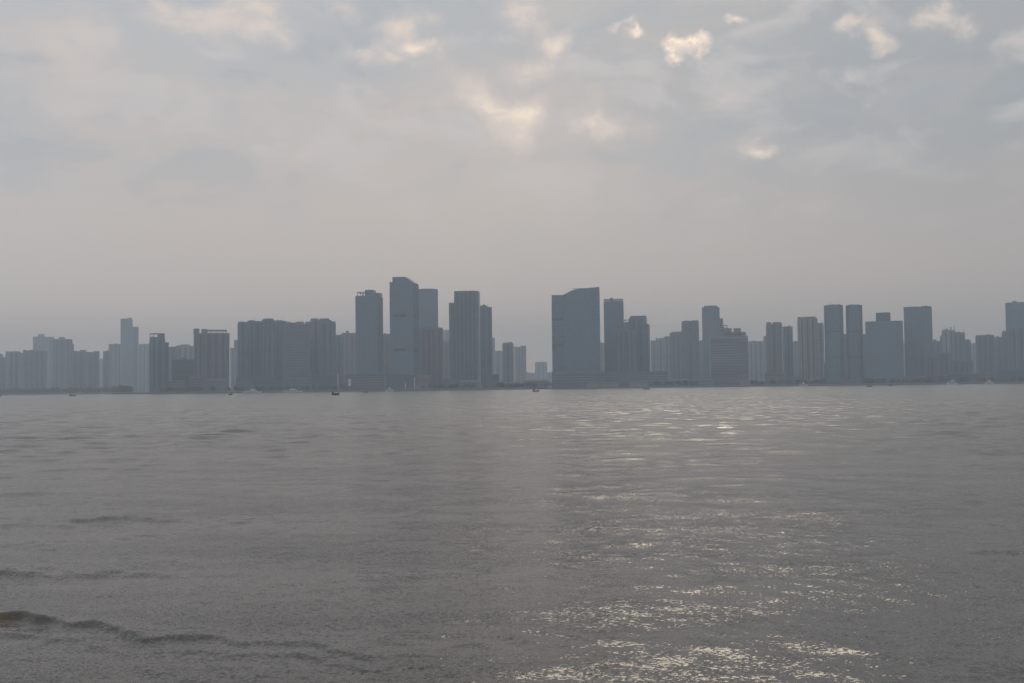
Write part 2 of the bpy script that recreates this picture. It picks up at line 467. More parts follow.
def curved():
    D = 1600
    xc, W, w, d, H, rz = site(552, 600, 301, D, 0, 30)
    e = thing(O, 'massive dark tower with a roofline that sweeps up to the right', OC, (xc, D + d / 2, LAND_Z), rz, 'high-rise towers on the far shore')
    hd = d / 2
    X = lambda p: at(p, 340, D).x - xc * D / (D + d / 2)
    zz = lambda y: at(576, y, D).z - LAND_Z
    x0, x1, x2 = X(552), X(564), X(600)
    HIGHEST[0] = max(HIGHEST[0], zz(287))
    MB().box(x0, x1, -hd + 1.5, hd, 0, zz(301.3)).build('curtain_wall', 'glassg', e)
    MB().ring(x0 + .3, x1 - .01, -hd + 1.8, hd - .3, zz(301.3) + .01, zz(294.6), .5).build('roof_screen', 'glassb', e)
    # right volume: curved front in plan and curved roof
    n = 14
    front = []
    for i in range(n + 1):
        q = i / n
        x = x1 + (x2 - x1) * q
        front.append((x, -hd - 3.0 * math.sin(q * math.pi * .5)))
    prof = [(564, 294.4), (567, 293.2), (570, 291.6), (573, 290.2), (577, 289.3), (584, 288.6), (592, 288.0), (600, 287.6)]
    px = [X(p) for p, _ in prof]; pz = [zz(y) for _, y in prof]
    zf = lambda x, y: float(np.interp(x, px, pz))
    b = MB()
    k = len(front)
    vs = []
    for (x, y) in front:
        z = zf(x, y)
        vs += [(x, y, 0), (x, y, z), (x, hd, 0), (x, hd, z)]
    fs = []
    for i in range(k - 1):
        a, c = 4 * i, 4 * (i + 1)
        fs += [(a, c, c + 1, a + 1), (a + 1, c + 1, c + 3, a + 3), (c + 2, a + 2, a + 3, c + 3)]
    fs += [(0, 1, 3, 2), (4 * (k - 1), 4 * (k - 1) + 2, 4 * (k - 1) + 3, 4 * (k - 1) + 1)]
    b.add(vs, fs).build('curtain_wall', 'glassb', e)
    m = MB()
    for i in range(0, k):
        x, y = front[i]
        m.box(x - .22, x + .22, y - .55, y - .02, 0, zf(x, y) - .05)
    m.build('mullion_fins', 'steel', e)
    m = MB()
    for p in np.linspace(573, 592, 8):
        x = X(p)
        m.box(x - .25, x + .25, 0, .5, zf(x, 0), zf(x, 0) + 1.6)
    m.box(X(573), X(592), .1, .4, zz(287.9), zz(287.4))
    m.build('roof_rail', 'steel', e)
    for y in (318, 344):
        MB().box(x0 + 1, x1 - .5, -hd + 1.2, -hd + 1.48, zz(y + 2), zz(y)).build('louvre_band', 'louvre', e)
curved()

tower(A, 'faint thin block in the slit right of the curved roof tower', 599, 605, 343, 2500, wall='pale', n=3, dep=14)
tower(O, 'dark square tower with a railed flat crown, right of the curved roof tower', 604.6, 623.8, 301, 1700, style='glass', wall='glassg', cat=OC, rel=-5,
      tops=((605, 623.4, 298.8, 'frame'), (611, 613.5, 297.4, 'room')))
tower(A, 'set back tower with roof frame between the railed crown tower and the notched tower', 623.5, 630, 322, 1900, wall='grey', n=3, dep=16, tops=((624.5, 628, 319.5, 'frame'),))
tower(A, 'notched tower with a raised flat cap, last of the central group', 629, 647.5, 318, 1720, wall='grey', n=5, strip='stripg', rel=-8, tops=((631, 646.8, 315.6, 'room'),), wings=((647.2, 649.5, 325, 2),))
tower(A, 'front ribbed block standing before the railed crown tower and the notched tower', 617, 636.5, 330, 1640, wall='grey', n=7)
# ------------------------------------------------------------------ right centre
tower(A, 'first low pale step of the rising group right of the central podium', 651, 657.5, 340.5, 2350, wall='pale', n=3, tops=((656.3, 657.4, 337.4, 'room'),))
tower(A, 'second pale step of the rising group right of the central podium', 657.5, 664.3, 338.4, 2400, wall='pale', n=3)
tower(A, 'third step, narrow tower before the round shouldered slab', 664, 670.5, 336.5, 2250, wall='pale', n=3)
tower(A, 'ribbed slab with a round shouldered roof beside the twin bay tower', 670.3, 682.5, 332.4, 2150, wall='beige', n=5, tops=((673, 682, 331.5, 'room'),))
tower(A, 'tower of two rounded bays split by a dark recess, left of the chamfered tower', 682.3, 699, 321, 2000, wall='grey', n=3, strip='stripg', dep=26, tops=((684, 690, 320.4, 'room'), (692, 698.6, 320.2, 'room')))
tower(A, 'narrow pale block in the slit left of the chamfered tower', 698.5, 703.8, 340.5, 2500, wall='pink', n=3, dep=13)
tower(O, 'pale tall tower with a chamfered top behind the wide banded office', 703, 719.8, 307.4, 1950, style='glass', wall='glassb', cat=OC, tops=((704.6, 718.2, 305.4, 'room'),), wings=((719.8, 723.4, 320, 2),), parapet=False)
tower('stepped_building', 'dark stepped block with thin roof frames behind the wide banded office', 719, 728, 327.5, 1800, wall='grey', n=3, cat='building', group=None, tops=((719.5, 723.8, 318.3, 'frame'), (724, 727.8, 325, 'frame')))
tower(O, 'wide office with horizontal bands and tiered roof blocks', 709.5, 748, 336, 1650, style='band', wall='band', cat=OC, rel=5, dep=24,
      tops=((711, 746, 332, 'room'), (725, 732, 328, 'room'), (734.5, 741, 328, 'room')))
tower(A, 'pale low slab directly right of the wide banded office', 748, 764.5, 341.2, 2450, wall='pale', n=7, tops=((753, 755.5, 340.3, 'room'),))
tower(A, 'pale thin tower right behind the low slab beside the banded office', 764, 768, 336, 2500, wall='pale', n=3, dep=12)
tower(A, 'tower with a dark central recess and small roof frame on its left', 767, 782.2, 323.4, 1740, wall='beige', n=3, dep=22, tops=((767.2, 771.8, 322, 'frame'), (773.6, 782, 322, 'room')))
tower(A, 'plain narrow tower right of the dark recessed tower', 783, 793, 326.5, 1800, wall='grey', n=3, strip='stripg', rel=14)
tower(A, 'faint low block between the plain narrow tower and the broad ribbed tower', 792.5, 799, 341.5, 2500, wall='pink', n=3)
tower(A, 'broad ribbed tower with rounded right shoulder, left of the two round towers', 798.5, 817.7, 318, 1740, wall='pale', n=7, strip='stripg', tops=((798.7, 803, 316.8, 'frame'), (804, 816, 316.4, 'room')))
tower(A, 'thin pale tower with a ladder of openings, left of the two round towers', 818, 824, 323, 1880, wall='pale', n=3, dep=14,
      bands=tuple((819, 822.6, y, y + 1.5, 'louvre') for y in (325, 328.6, 332.2, 335.8, 339.4, 343, 346.6, 350.2)))
tower(A, 'low pale block at the foot of the slit left of the round towers', 822.5, 827, 362.5, 1900, wall='pale', n=3, dep=12, parapet=False)
tower(O, 'left one of the two equal round cornered towers', 825.4, 843.2, 305, 1700, style='round', wall='glassg', cat=OC, tops=((828, 841, 304.4, 'room'),))
tower(O, 'right one of the two equal round cornered towers', 847.2, 862.4, 305, 1700, style='round', wall='glassg', cat=OC, tops=((849, 860.5, 304.4, 'room'),))
tower(A, 'low block in the slit between the two round cornered towers', 842.5, 848, 334.4, 2150, wall='pink', n=3, dep=14)
tower(A, 'low block in the slit right of the two round cornered towers', 862, 868, 334.2, 2100, wall='grey', n=3, dep=14)
tower(O, 'broad dark tower with a raised central block on its flat roof', 867.2, 902.2, 321, 1650, style='glass', wall='dark', cat=OC, dep=26, rel=0,
      tops=((877.2, 891, 312.2, 'room'),))
tower(A, 'thin faint tower in the slit right of the raised block tower', 901, 905, 343, 2800, wall='pale', n=3, dep=12)
tower(O, 'tall blue flat topped tower with a paler ribbed side, right of the raised block tower', 905.6, 931.8, 306.8, 1700, style='glass', wall='glassb', cat=OC, rel=-22, dep=30,
      tops=((906, 920, 306, 'room'), (924, 930.5, 306, 'room')))
tower(A, 'low ribbed block directly right of the tall blue flat topped tower', 931, 942.5, 341, 1950, wall='grey', n=5, tops=((934, 937, 339.4, 'room'),))
tower(A, 'spiky crowned tower in the cluster right of the blue tower', 943, 955.5, 330, 2050, wall='pale', n=5, tops=((944.6, 945.6, 326.6, 'mast'), (946, 949, 328.4, 'room'), (950.8, 952, 327, 'room'), (954.4, 955.4, 325.4, 'mast')), wings=((941, 943.3, 336, 3),))
tower(A, 'dark square shouldered tower overlapping the spiky crowned one', 953, 965, 332.3, 1900, wall='grey', n=5, tops=((957, 961, 331.6, 'room'),))
tower(A, 'dark lower tower right of the square shouldered one', 964.5, 971, 340, 1950, wall='grey', n=3, dep=16, tops=((966, 969.5, 339.2, 'room'),))
tower(A, 'faint block left of the lone flat topped tower near the right edge', 970.5, 977.5, 343.4, 2600, wall='pale', n=3)
tower(A, 'lone flat topped tower near the right edge with striped bays', 977, 994.2, 335, 1800, wall='grey', n=7, strip='stripg')
tower(A, 'dark low tower between the lone flat topped one and the narrow one', 996, 1004, 337, 1950, wall='grey', n=3, tops=((997, 999.5, 336, 'room'),))
tower(A, 'narrow tower left of the tallest tower at the right edge', 1003, 1009.5, 331.2, 1850, wall='grey', n=3, dep=16)
tower(O, 'tall glass tower cut by the right edge of the photo', 1008, 1036, 302, 1900, style='round', wall='glassb', cat=OC)
tower(A, 'ribbed front block before the tall tower at the right edge', 1010, 1034, 327, 1700, wall='beige', n=7)
tower(A, 'mid height dark block in front of the spiky crowned tower', 938, 951, 352.5, 1660, wall='grey', n=5)
tower(A, 'front dark block below the blue tower, low and ribbed', 925, 936, 356, 1680, wall='beige', n=5)
tower(A, 'low ribbed block under the square shouldered tower', 952, 972, 360, 1700, wall='grey', n=7)

# ------------------------------------------------------------------ low waterfront
def low(name, label, x0, x1, yt, D, wall='grey', roof='flat', group='low buildings along the quay', dep=16, cat='building'):
    xc, W, w, d, H, rz = site(x0, x1, yt, D, 0, dep)
    e = thing(name, label, cat, (xc, D + d / 2, LAND_Z), rz, group)
    hw, hd = w / 2, d / 2
    H = max(H, 3.0)
    if roof == 'gable':
        MB().box(-hw, hw, -hd, hd, 0, H * .72).build('wall', wall, e)
        m = MB()
        a = H * .72 + .004
        m.add([(-hw - .6, -hd - .8, a), (hw + .6, -hd - .8, a), (hw + .6, hd + .8, a), (-hw - .6, hd + .8, a), (-hw - .6, 0, H), (hw + .6, 0, H)],
              [(0, 3, 2, 1), (0, 1, 5, 4), (2, 3, 4, 5), (0, 4, 3), (1, 2, 5)])
        m.build('roof', 'roofd', e)
    elif roof == 'canopy':
        nb = max(2, int(w / 9))
        m = MB()
        for i in range(nb):
            a = -hw + w * i / nb + .3; b = -hw + w * (i + 1) / nb - .3
            k = 7
            vs = []
            for j in range(k + 1):
                q = j / k
                x = a + (b - a) * q; z = H - 1.6 * (2 * q - 1) ** 2
                vs += [(x, -hd, z), (x, hd, z), (x, -hd, z - .35), (x, hd, z - .35)]
            fs = []
            for j in range(k):
                c, n_ = 4 * j, 4 * (j + 1)
                fs += [(c, n_, n_ + 1, c + 1), (c + 2, c + 3, n_ + 3, n_ + 2), (c, c + 2, n_ + 2, n_), (c + 1, n_ + 1, n_ + 3, c + 3)]
            fs += [(0, 1, 3, 2), (4 * k, 4 * k + 2, 4 * k + 3, 4 * k + 1)]
            m.add(vs, fs)
        m.build('roof', 'white', e)
        MB().box(-hw + 1, hw - 1, -hd + 2, hd - 1, 0, H - 2.3).build('wall', 'paving', e)
        for i in range(nb + 1):
            x = -hw + w * i / nb
            x = min(max(x, -hw + .35), hw - .35)
            MB().box(x - .2, x + .2, -hd + .3, -hd + .7, 0, H - 2.0).build('column', 'white', e)
    else:
        MB().box(-hw, hw, -hd, hd, 0, H - .8).build('wall', wall, e)
        MB().box(-hw - .5, hw + .5, -hd - .5, hd + .5, H - .797, H - .2).build('roof', 'conc', e)
        z = 1.2
        while z + 2 < H - .9:
            MB().box(-hw + 1, hw - 1, -hd - .15, -hd - .01, z, z + 1.6).build('window_band', 'strip', e)
            z += 3.8
    return e

WB = 'waterfront_building'
low('podium', 'long dark podium under the curved roof tower with glazed bands', 552, 605, 371, 1560, 'grey', dep=34)
low('podium', 'long low podium with roof terrace under the notched tower', 605.5, 668, 371.3, 1570, 'grey', dep=26)
low('podium', 'banded podium at the foot of the tallest glass tower', 386, 418, 374, 1562, 'dark', dep=24)
low('podium', 'brownish podium below the broken crown tower', 345, 384, 373.5, 1575, 'pink', dep=24)
low('podium', 'podium with two bright window bays below the chamfered tower', 689, 713, 378.5, 1545, 'pale', dep=18)
low('podium', 'lower dark podium of the wide banded office', 714, 750, 380.5, 1550, 'beige', dep=18)
low('podium', 'banded podium in front of the dark recessed tower, tiers of floors', 765, 786, 372.5, 1580, 'band', dep=20)
low('podium', 'long low podium under the two round cornered towers', 820, 864, 380, 1560, 'grey', dep=22)
low('podium', 'low podium of the raised block tower', 866, 903, 379, 1555, 'beige', dep=22)
low(WB, 'small square building with a dark flat roof right of the ribbed blue grey slab', 484, 499, 374, 1560, 'dark')
low(WB, 'reddish low building at the foot of the grey office tower', 416, 430, 375, 1560, 'pink', 'gable')
low(WB, 'grey low block under the stepped ribbed slab, left half', 443, 459, 378, 1550, 'grey')
low(WB, 'low dark gabled hall under the stepped ribbed slab, right half', 460, 480, 380, 1545, 'grey', 'gable')
low(WB, 'low grey hall near the shore below the roof frame slab', 206, 226, 378, 1545, 'grey', 'gable')
low(WB, 'flat grey block at the foot of the roof frame slab, left of the grey hall', 190, 205, 375.5, 1560, 'beige')
low(WB, 'brown low block at the foot of the tower with the roof opening', 166, 184, 380.5, 1545, 'pink')
low(WB, 'flat low block below the rounded end of the long joined row', 236, 254, 377, 1560, 'grey')
low(WB, 'flat dark block under the highest stepped tower of the joined row', 256, 281, 376, 1555, 'dark')
low(WB, 'long flat block under the banded slab of the joined row', 283, 312, 377, 1560, 'grey')
low(WB, 'flat block under the right end of the long joined row', 314, 340, 374.5, 1560, 'dark')
low(WB, 'long low dark building right of the small square building', 500, 520, 382, 1560, 'dark', 'gable')
low(WB, 'small gabled building left of the long podium of the curved tower', 523, 548, 380, 1570, 'grey', 'gable')
low(WB, 'gabled low building right of the long terrace podium', 669, 688, 379, 1560, 'grey', 'gable')
low(WB, 'low flat building left of the banded tiered podium', 751, 764, 381, 1555, 'dark')
low(WB, 'low flat building right of the banded tiered podium', 787, 800, 376, 1575, 'beige')
low(WB, 'low building below the tower with the ladder of openings', 801, 819, 379.5, 1565, 'pink')
low(WB, 'low dark block below the tall blue flat topped tower', 905, 926, 376, 1570, 'pink')
low(WB, 'low dark block with wide roof right of the blue tower', 927, 947, 375, 1575, 'dark')
low(WB, 'low long block left of the lone flat topped tower', 949, 975, 373.5, 1580, 'dark')
low(WB, 'brownish low block below the lone flat topped tower', 976, 996, 372.5, 1570, 'pink')
low(WB, 'dark flat low block at the right edge with a pale roof line', 998, 1034, 369, 1580, 'dark', dep=24)
CG = 'white canopies on the promenade'
low('pavilion', 'white vaulted promenade canopy below the right of the curved tower', 587, 599.5, 382.6, 1525, roof='canopy', group=CG, dep=8, cat='pavilion')
low('pavilion', 'white vaulted promenade canopy below the railed crown tower', 600.5, 619, 382.2, 1525, roof='canopy', group=CG, dep=8, cat='pavilion')
low('pavilion', 'white vaulted promenade canopy below the notched tower', 630, 647, 381.6, 1525, roof='canopy', group=CG, dep=8, cat='pavilion')
low('pavilion', 'white vaulted promenade canopy below the wide banded office', 740, 754.5, 380.4, 1525, roof='canopy', group=CG, dep=8, cat='pavilion')

def pylon(label, px, yt, D):
    p = at(px, yt, D)
    e = thing('display_tower', label, 'sign tower', (p.x, D, LAND_Z))
    H = p.z - LAND_Z
    MB().box(-1.9, 1.9, -1, 1, H * .35, H).build('panel', 'white', e)
    MB().box(-1.2, 1.2, -.7, .7, 0, H * .35 - .003).build('base', 'conc', e)
pylon('bright white upright panel on the brownish podium below the broken crown tower', 349.5, 379, 1540)

def lamp_mast(label, px, yt, D):
    p = at(px, yt, D)
    e = thing('light_mast', label, 'mast', (p.x, D, LAND_Z), 0, 'light masts on the quay')
    H = p.z - LAND_Z
    m = MB(); 
    m.prism([(.5 * math.cos(R(a)), .5 * math.sin(R(a))) for a in range(0, 360, 45)], 0, H)
    m.build('pole', 'white', e)
    MB().box(-1.2, 1.2, -.3, .3, H + .003, H + .7).build('lamp_head', 'white', e)
for lb, px, yt in (('thin white mast below the tallest glass tower', 405.5, 384), ('thin tall mast right of the long joined row', 338, 375),
                   ('thin mast at the foot of the grey office tower', 414.5, 378)):
    lamp_mast(lb, px, yt, 1520)

# ------------------------------------------------------------------ boats
def hull_mesh(L, Wd, Hh, bow=0.5, n=12):
    """open hull: pointed bow at +x, transom at -x, sheer rising to the ends"""
    vs, fs = [], []
    for i in range(n + 1):
        q = i / n
        x = -L / 2 + L * q
        t = (q - .5) * 2
        bw = Wd / 2 * (1 - max(0, t) ** 2.2 * .97) * (.82 + .18 * min(1, q * 4))
        sh = Hh * (1 + bow * max(0, t) ** 2 + bow * .45 * max(0, -t) ** 2)
        vs += [(x, -bw, sh), (x, -bw * .7, -.12), (x, 0, -.25), (x, bw * .7, -.12), (x, bw, sh), (x, bw * .8, sh - .05), (x, 0, Hh * .45), (x, -bw * .8, sh - .05)]
    for i in range(n):
        a, b = 8 * i, 8 * (i + 1)
        for k in range(8):
            j = (k + 1) % 8
            fs.append((a + k, b + k, b + j, a + j))
    fs += [tuple(range(7, -1, -1)), tuple(8 * n + k for k in range(8))]
    return vs, fs

def fisher(e, x, z):
    """seated boatman: one continuous skinned body"""
    P = [(0, 0, .15), (0, 0, .55), (0, 0, .68), (.02, 0, .84), (0, .2, .52), (.12, .24, .28), (.3, .14, .2),
         (0, -.2, .52), (.12, -.24, .28), (.3, -.14, .2), (.38, .12, .16), (.42, .13, -.2), (.38, -.12, .16), (.42, -.13, -.2)]
    E = [(0, 1), (1, 2), (2, 3), (1, 4), (4, 5), (5, 6), (1, 7), (7, 8), (8, 9), (0, 10), (10, 11), (0, 12), (12, 13)]
    rad = [.17, .17, .06, .11, .07, .05, .035, .07, .05, .035, .09, .06, .09, .06]
    me = bpy.data.meshes.new('person')
    me.from_pydata(P, E, []); me.materials.append(MAT['cloth'])
    o = bpy.data.objects.new('person', me); col.objects.link(o)
    md = o.modifiers.new('skin', 'SKIN')
    for i, r_ in enumerate(rad):
        me.skin_vertices[0].data[i].radius = (r_, r_)
    me.skin_vertices[0].data[0].use_root = True
    sb = o.modifiers.new('sub', 'SUBSURF'); sb.levels = 1; sb.render_levels = 1
    return o

def boat(label, px, yw, wpx, hull, kind, flip=1, group='small boats on the open water'):
    v = M3 @ Vector(((px - 512) / F, -(yw - 341.5) / F, -1.0))
    D = min(CAM_H / -v.z * v.y, 1480) if v.z < -1e-5 else 1480
    p = at(px, yw, D)
    L = wpx * D / F
    e = thing('small_boat', label, 'boat', (p.x, D, 0.12), R(8) if flip > 0 else R(188), group)
    vs, fs = hull_mesh(L, max(1.2, L * .32), .75, .8 if kind == 'twin' else .5)
    MB().add(vs, fs).build('hull', hull, e)
    if kind in ('cabin', 'twin'):
        c = -L * .36
        MB().box(c - L * .1, c + L * .12, -.45, .45, .6, 1.9).build('cabin', hull, e)
        MB().box(c - L * .13, c + L * .15, -.55, .55, 1.903, 2.02).build('roof', 'louvre', e)
    if kind == 'twin':
        MB().box(L * .26, L * .38, -.35, .35, .6, 1.5).build('crate_locker', hull, e)
    if kind == 'open':
        MB().box(-L * .47, -L * .41, -.15, .15, .5, 1.3).build('outboard_motor', 'louvre', e)
        MB().box(-L * .1, -L * .02, -.5, .5, .6, .7).build('seat', 'louvre', e)
    if kind in ('open', 'twin'):
        o = fisher(e, 0, 0)
        k = -L * .06 if kind == 'open' else 0.0
        o.location = Vector((p.x + (k if flip > 0 else -k), D, .78))
        o.rotation_euler = (0, 0, e.rotation_euler.z)
        o['label'] = 'dark clothed person seated in the ' + label
        o['label'] = ' '.join(o['label'].split()[:16])
        o['category'] = 'person'
        o['group'] = 'people in the small boats'
    return e
boat('dark boat cut by the left edge of the photo', -0.5, 396.4, 5, 'black', 'cabin')
boat('dark low boat off the tree belt at far left', 72.7, 396.2, 5.8, 'black', 'cabin')
boat('tiny dark boat below the roof frame slab', 230.5, 395.2, 3.6, 'black', 'cabin', -1)
boat('dark boat with two raised ends below the joined row', 335.5, 395.2, 7.5, 'black', 'twin')
boat('small low boat below the broken crown tower', 366, 392.9, 4.2, 'blueh', 'open')
boat('rusty red boat below the central gap', 536, 391.7, 6.6, 'red', 'cabin')
boat('long low dark boat below the notched tower', 646.7, 389.6, 6, 'black', 'open', -1)
boat('dark boat below the raised block tower, left of two', 869.6, 386.9, 5, 'black', 'open')
boat('tiny boat under the raised block tower, right of two', 890.6, 385.9, 3.6, 'blueh', 'cabin')
boat('tiny dark boat close to shore near the right edge', 965.3, 384.3, 2.8, 'black', 'cabin', -1)

def ferry(label, x0, x1, mast=None, D=1484):
    a = at(x0, 390, D).x; b = at(x1, 390, D).x
    L = b - a
    e = thing('moored_ferry', label, 'ferry', ((a + b) / 2, D, 0.02), 0, 'white ferries moored at the quay')
    vs, fs = hull_mesh(L, min(5.5, L * .3), 1.3, .35)
    MB().add(vs, fs).build('hull', 'white', e)
    w = min(5.5, L * .3) * .36
    MB().box(-L * .4, L * .22, -w, w, 1.0, 3.2).build('cabin', 'white', e)
    MB().box(-L * .37, L * .19, -w - .06, -w - .003, 1.9, 2.7).build('window_band', 'louvre', e)
    MB().box(-L * .1, L * .14, -w * .8, w * .8, 3.203, 4.9).build('wheelhouse', 'white', e)
    if mast:
        m = MB(); 
        m.prism([(.22 * math.cos(R(q)), .22 * math.sin(R(q))) for q in range(0, 360, 60)], 4.9, mast)
        m.build('mast', 'white', e)
ferry('white moored ferry with a mast below the rounded end of the joined row', 243, 262, 11)
ferry('white moored ferry with a tall mast below the middle of the joined row', 281, 303, 12)
ferry('short white ferry moored below the tallest glass tower', 385, 393.5)
ferry('white ferry moored below the broad ribbed tower', 799, 808, 9)
ferry('white ferry moored below the square shouldered tower near the right', 947, 958, 8)
ferry('white ferry moored below the lone flat topped tower', 985, 994)

# ------------------------------------------------------------------ land
def setting(o, kind='structure'):
    o['kind'] = kind
    return o
# shoreline: (x world, y world) from left to right; it recedes on the left
shore = [(-4500, 2450), (-2600, 2280), (-1100, 2180), (-1040, 2160), (-760, 2060), (-700, 1960), (-560, 1540), (-520, 1500), (-300, 1500),
         (0, 1500), (300, 1500), (700, 1498), (1200, 1495), (3000, 1530), (4500, 1600)]
def strip_mesh(offs):
    """sheet that follows the shore: list of (offset inland, height)"""
    b = MB(); vs = []; fs = []
    k = len(offs)
    for (x, y) in shore:
        for (o_, z) in offs:
            vs.append((x, y + o_, z))
    for i in range(len(shore) - 1):
        for j in range(k - 1):
            a = i * k + j
            fs.append((a, a + k, a + k + 1, a + 1))
    return b.add(vs, fs)
g = MB(); vs = []; fs = []
for (x, y) in shore:
    vs += [(x, y + 11, LAND_Z - .01), (x, 4600, LAND_Z - .01)]
for i in range(len(shore) - 1):
    fs.append((2 * i, 2 * i + 2, 2 * i + 3, 2 * i + 1))
mg, t, bs = new_mat('city_ground')
tc = t.n('ShaderNodeTexCoord')
nn = t.noise(tc.outputs['Object'], 0.02, 5, 0.6)
t.l(t.mix(t.smooth(nn.outputs['Fac'], .4, .6), (0.06, 0.06, 0.06), (0.07, 0.09, 0.06)), bs.inputs['Base Color'])
bs.inputs['Roughness'].default_value = .9
setting(g.add(vs, fs).build('ground', mg))
setting(strip_mesh([(0, -.8), (0, .5), (4, 1.9)]).build('embankment', 'stone'))
setting(strip_mesh([(4, 1.9), (4, 2.0), (11, 2.0), (11.0, LAND_Z - .01)]).build('promenade', 'paving'))

# sea wall rail, far off
# ------------------------------------------------------------------ trees on the quay
mt, t, bs = new_mat('foliage')
tc = t.n('ShaderNodeTexCoord')
nn = t.noise(tc.outputs['Object'], 0.35, 4, 0.6)
info = t.n('ShaderNodeObjectInfo')
c = t.mix(t.smooth(nn.outputs['Fac'], .35, .65), (0.035, 0.045, 0.035), (0.06, 0.075, 0.05))
t.l(c, bs.inputs['Base Color']); bs.inputs['Roughness'].default_value = .8

def leaf_cloud(centres, radii, per, size):
    """many small leaf clump faces spread through lobes"""
    c = np.repeat(np.array(centres), per, axis=0)
    r = np.repeat(np.array(radii), per, axis=0)
    n = len(c)
    u = rng.normal(size=(n, 3)); u /= np.linalg.norm(u, axis=1)[:, None]
    u *= rng.uniform(.35, 1, (n, 1)) ** .5
    p = c + u * r
    a = rng.normal(size=(n, 3)); a /= np.linalg.norm(a, axis=1)[:, None]
    b = np.cross(a, rng.normal(size=(n, 3))); b /= np.linalg.norm(b, axis=1)[:, None]
    s = rng.uniform(.5, 1, (n, 1)) * size
    q = np.stack([p - a * s, p - b * s * .7, p + a * s, p + b * s * .7], axis=1).reshape(-1, 3)
    return q
def quads(q, name, mat, parent=None):
    me = bpy.data.meshes.new(name)
    n = len(q) // 4
    me.vertices.add(len(q)); me.vertices.foreach_set('co', q.astype('f').ravel())
    me.loops.add(4 * n); me.loops.foreach_set('vertex_index', np.arange(4 * n, dtype='i'))
    me.polygons.add(n); me.polygons.foreach_set('loop_start', np.arange(0, 4 * n, 4, dtype='i'))
    me.update(calc_edges=True)
    me.materials.append(mat)
    o = bpy.data.objects.new(name, me); col.objects.link(o)
    if parent: o.parent = parent
    return o
def shore_y(x):
    return float(np.interp(x, [p[0] for p in shore], [p[1] for p in shore]))
cen, rad = [], []
for _ in range(420):                     # the wood on the left bank
    x = rng.uniform(-1500, -630)
    y = shore_y(x) + rng.uniform(16, 60)
    h = rng.uniform(6, 12.5)
    cen.append((x, y, LAND_Z + h * .55)); rad.append((rng.uniform(3.5, 6.5), rng.uniform(3.5, 6), h * .5))
wood = quads(leaf_cloud(cen, rad, 60, 1.5), 'tree_belt', mt)
wood['kind'] = 'stuff'; wood['label'] = 'dark belt of bank side trees under the left cluster'; wood['category'] = 'trees'
cen, rad = [], []
for (pa, pb, cnt) in ((160, 245, 26), (255, 345, 26), (420, 484, 20), (496, 552, 34), (655, 700, 16), (752, 826, 26), (862, 1030, 60)):
    for _ in range(cnt):
        px = rng.uniform(pa, pb)
        p = at(px, 385, 1518)
        h = rng.uniform(4.5, 8.5)
        cen.append((p.x, 1518 + rng.uniform(-2, 5), LAND_Z + h * .6)); rad.append((rng.uniform(2.2, 4.2), 2.6, h * .42))
park = quads(leaf_cloud(cen, rad, 60, 1.0), 'promenade_trees', mt)
park['kind'] = 'stuff'; park['label'] = 'low dark greenery along the quay'; park['category'] = 'trees'

# ------------------------------------------------------------------ water
def ridge(X, Y, xs, ys, amp, front, back):
    """swell whose crest follows the polyline xs, ys; steep towards the viewer"""
    yc = np.interp(X, xs, ys)
    a = np.interp(X, xs, amp)
    wob = .22 * np.sin(X * 1.7 + 1.1) + .12 * np.sin(X * 3.9) + .05 * np.sin(X * 9.1 + 2)
    dY = Y - yc - wob
    a = a * (.84 + .16 * np.sin(X * 3.3 + ys[2]) * np.sin(X * 1.13))
    return a * np.where(dY < 0, np.exp(-(dY / front) ** 2), np.exp(-(dY / back) ** 2))

ang_f = np.linspace(R(-31), R(31), 760)
ang_b = np.concatenate([np.linspace(R(31), R(329), 150)[1:-1]])
ang = np.concatenate([ang_f, ang_b])
rad_ = [1.2]
while rad_[-1] < 4200:
    k = rad_[-1]
    rad_.append(k + (max(.05, min(k * .0045, 1.15)) if k < 1600 else k * .03))
rad_ = np.array(rad_)
AA, RR = np.meshgrid(ang, rad_)
X = RR * np.sin(AA); Y = RR * np.cos(AA)
DR = np.maximum(np.gradient(rad_)[:, None] * np.ones_like(X), RR * (62 / 180 * math.pi / 760))
DR = np.where(np.abs(((AA + math.pi) % (2 * math.pi)) - math.pi) > R(31.2), RR * .035 + .2, DR)
Z = np.zeros_like(X)
wr = np.random.default_rng(21)
def lowfreq(X, Y, L, seed):
    q = np.random.default_rng(seed); s = 0
    for _ in range(7):
        a = q.uniform(0, 6.28); k = 6.28 / (L * q.uniform(.7, 1.6)); ph = q.uniform(0, 6.28)
        s = s + np.sin(k * (X * math.cos(a) * .45 + Y * math.sin(a)) + ph)
    return s / 3.7
patch = np.clip(.75 + .55 * lowfreq(X, Y, 9, 3) + .3 * lowfreq(X, Y, 3.2, 4), .12, 1.9)
for (cx, cy, rx, ry, k) in ((1.2, 13.6, 2.8, .5, 1.0), (-9, 22, 2.6, .8, 1.7), (-10.5, 29.5, 3.0, .8, 1.5), (-6.2, 16.2, 2.5, .5, 1.4),
                           (3.2, 14.2, 2, .4, .5), (-1.5, 19.5, 1.2, .3, 1.5), (-.2, 27, 1.5, .5, 1.2), (6, 19, 4, .6, .7), (-5, 12.6, 4, .4, .8)):
    patch = patch + k * np.exp(-((X - cx) / rx) ** 2 - ((Y - cy - .1 * np.sin(X * 2.3)) / ry) ** 2) * (.6 + .4 * np.sin(X * 2.9 + cy))
NW = 90
open_w = 1 + 4.6 * np.clip((RR - 17) / 75, 0, 1) ** 1.2          # sheltered by the near bank, choppier in the open
lfade = 1 + 0.2 * np.clip((RR - 90) / 200, 0, 1)
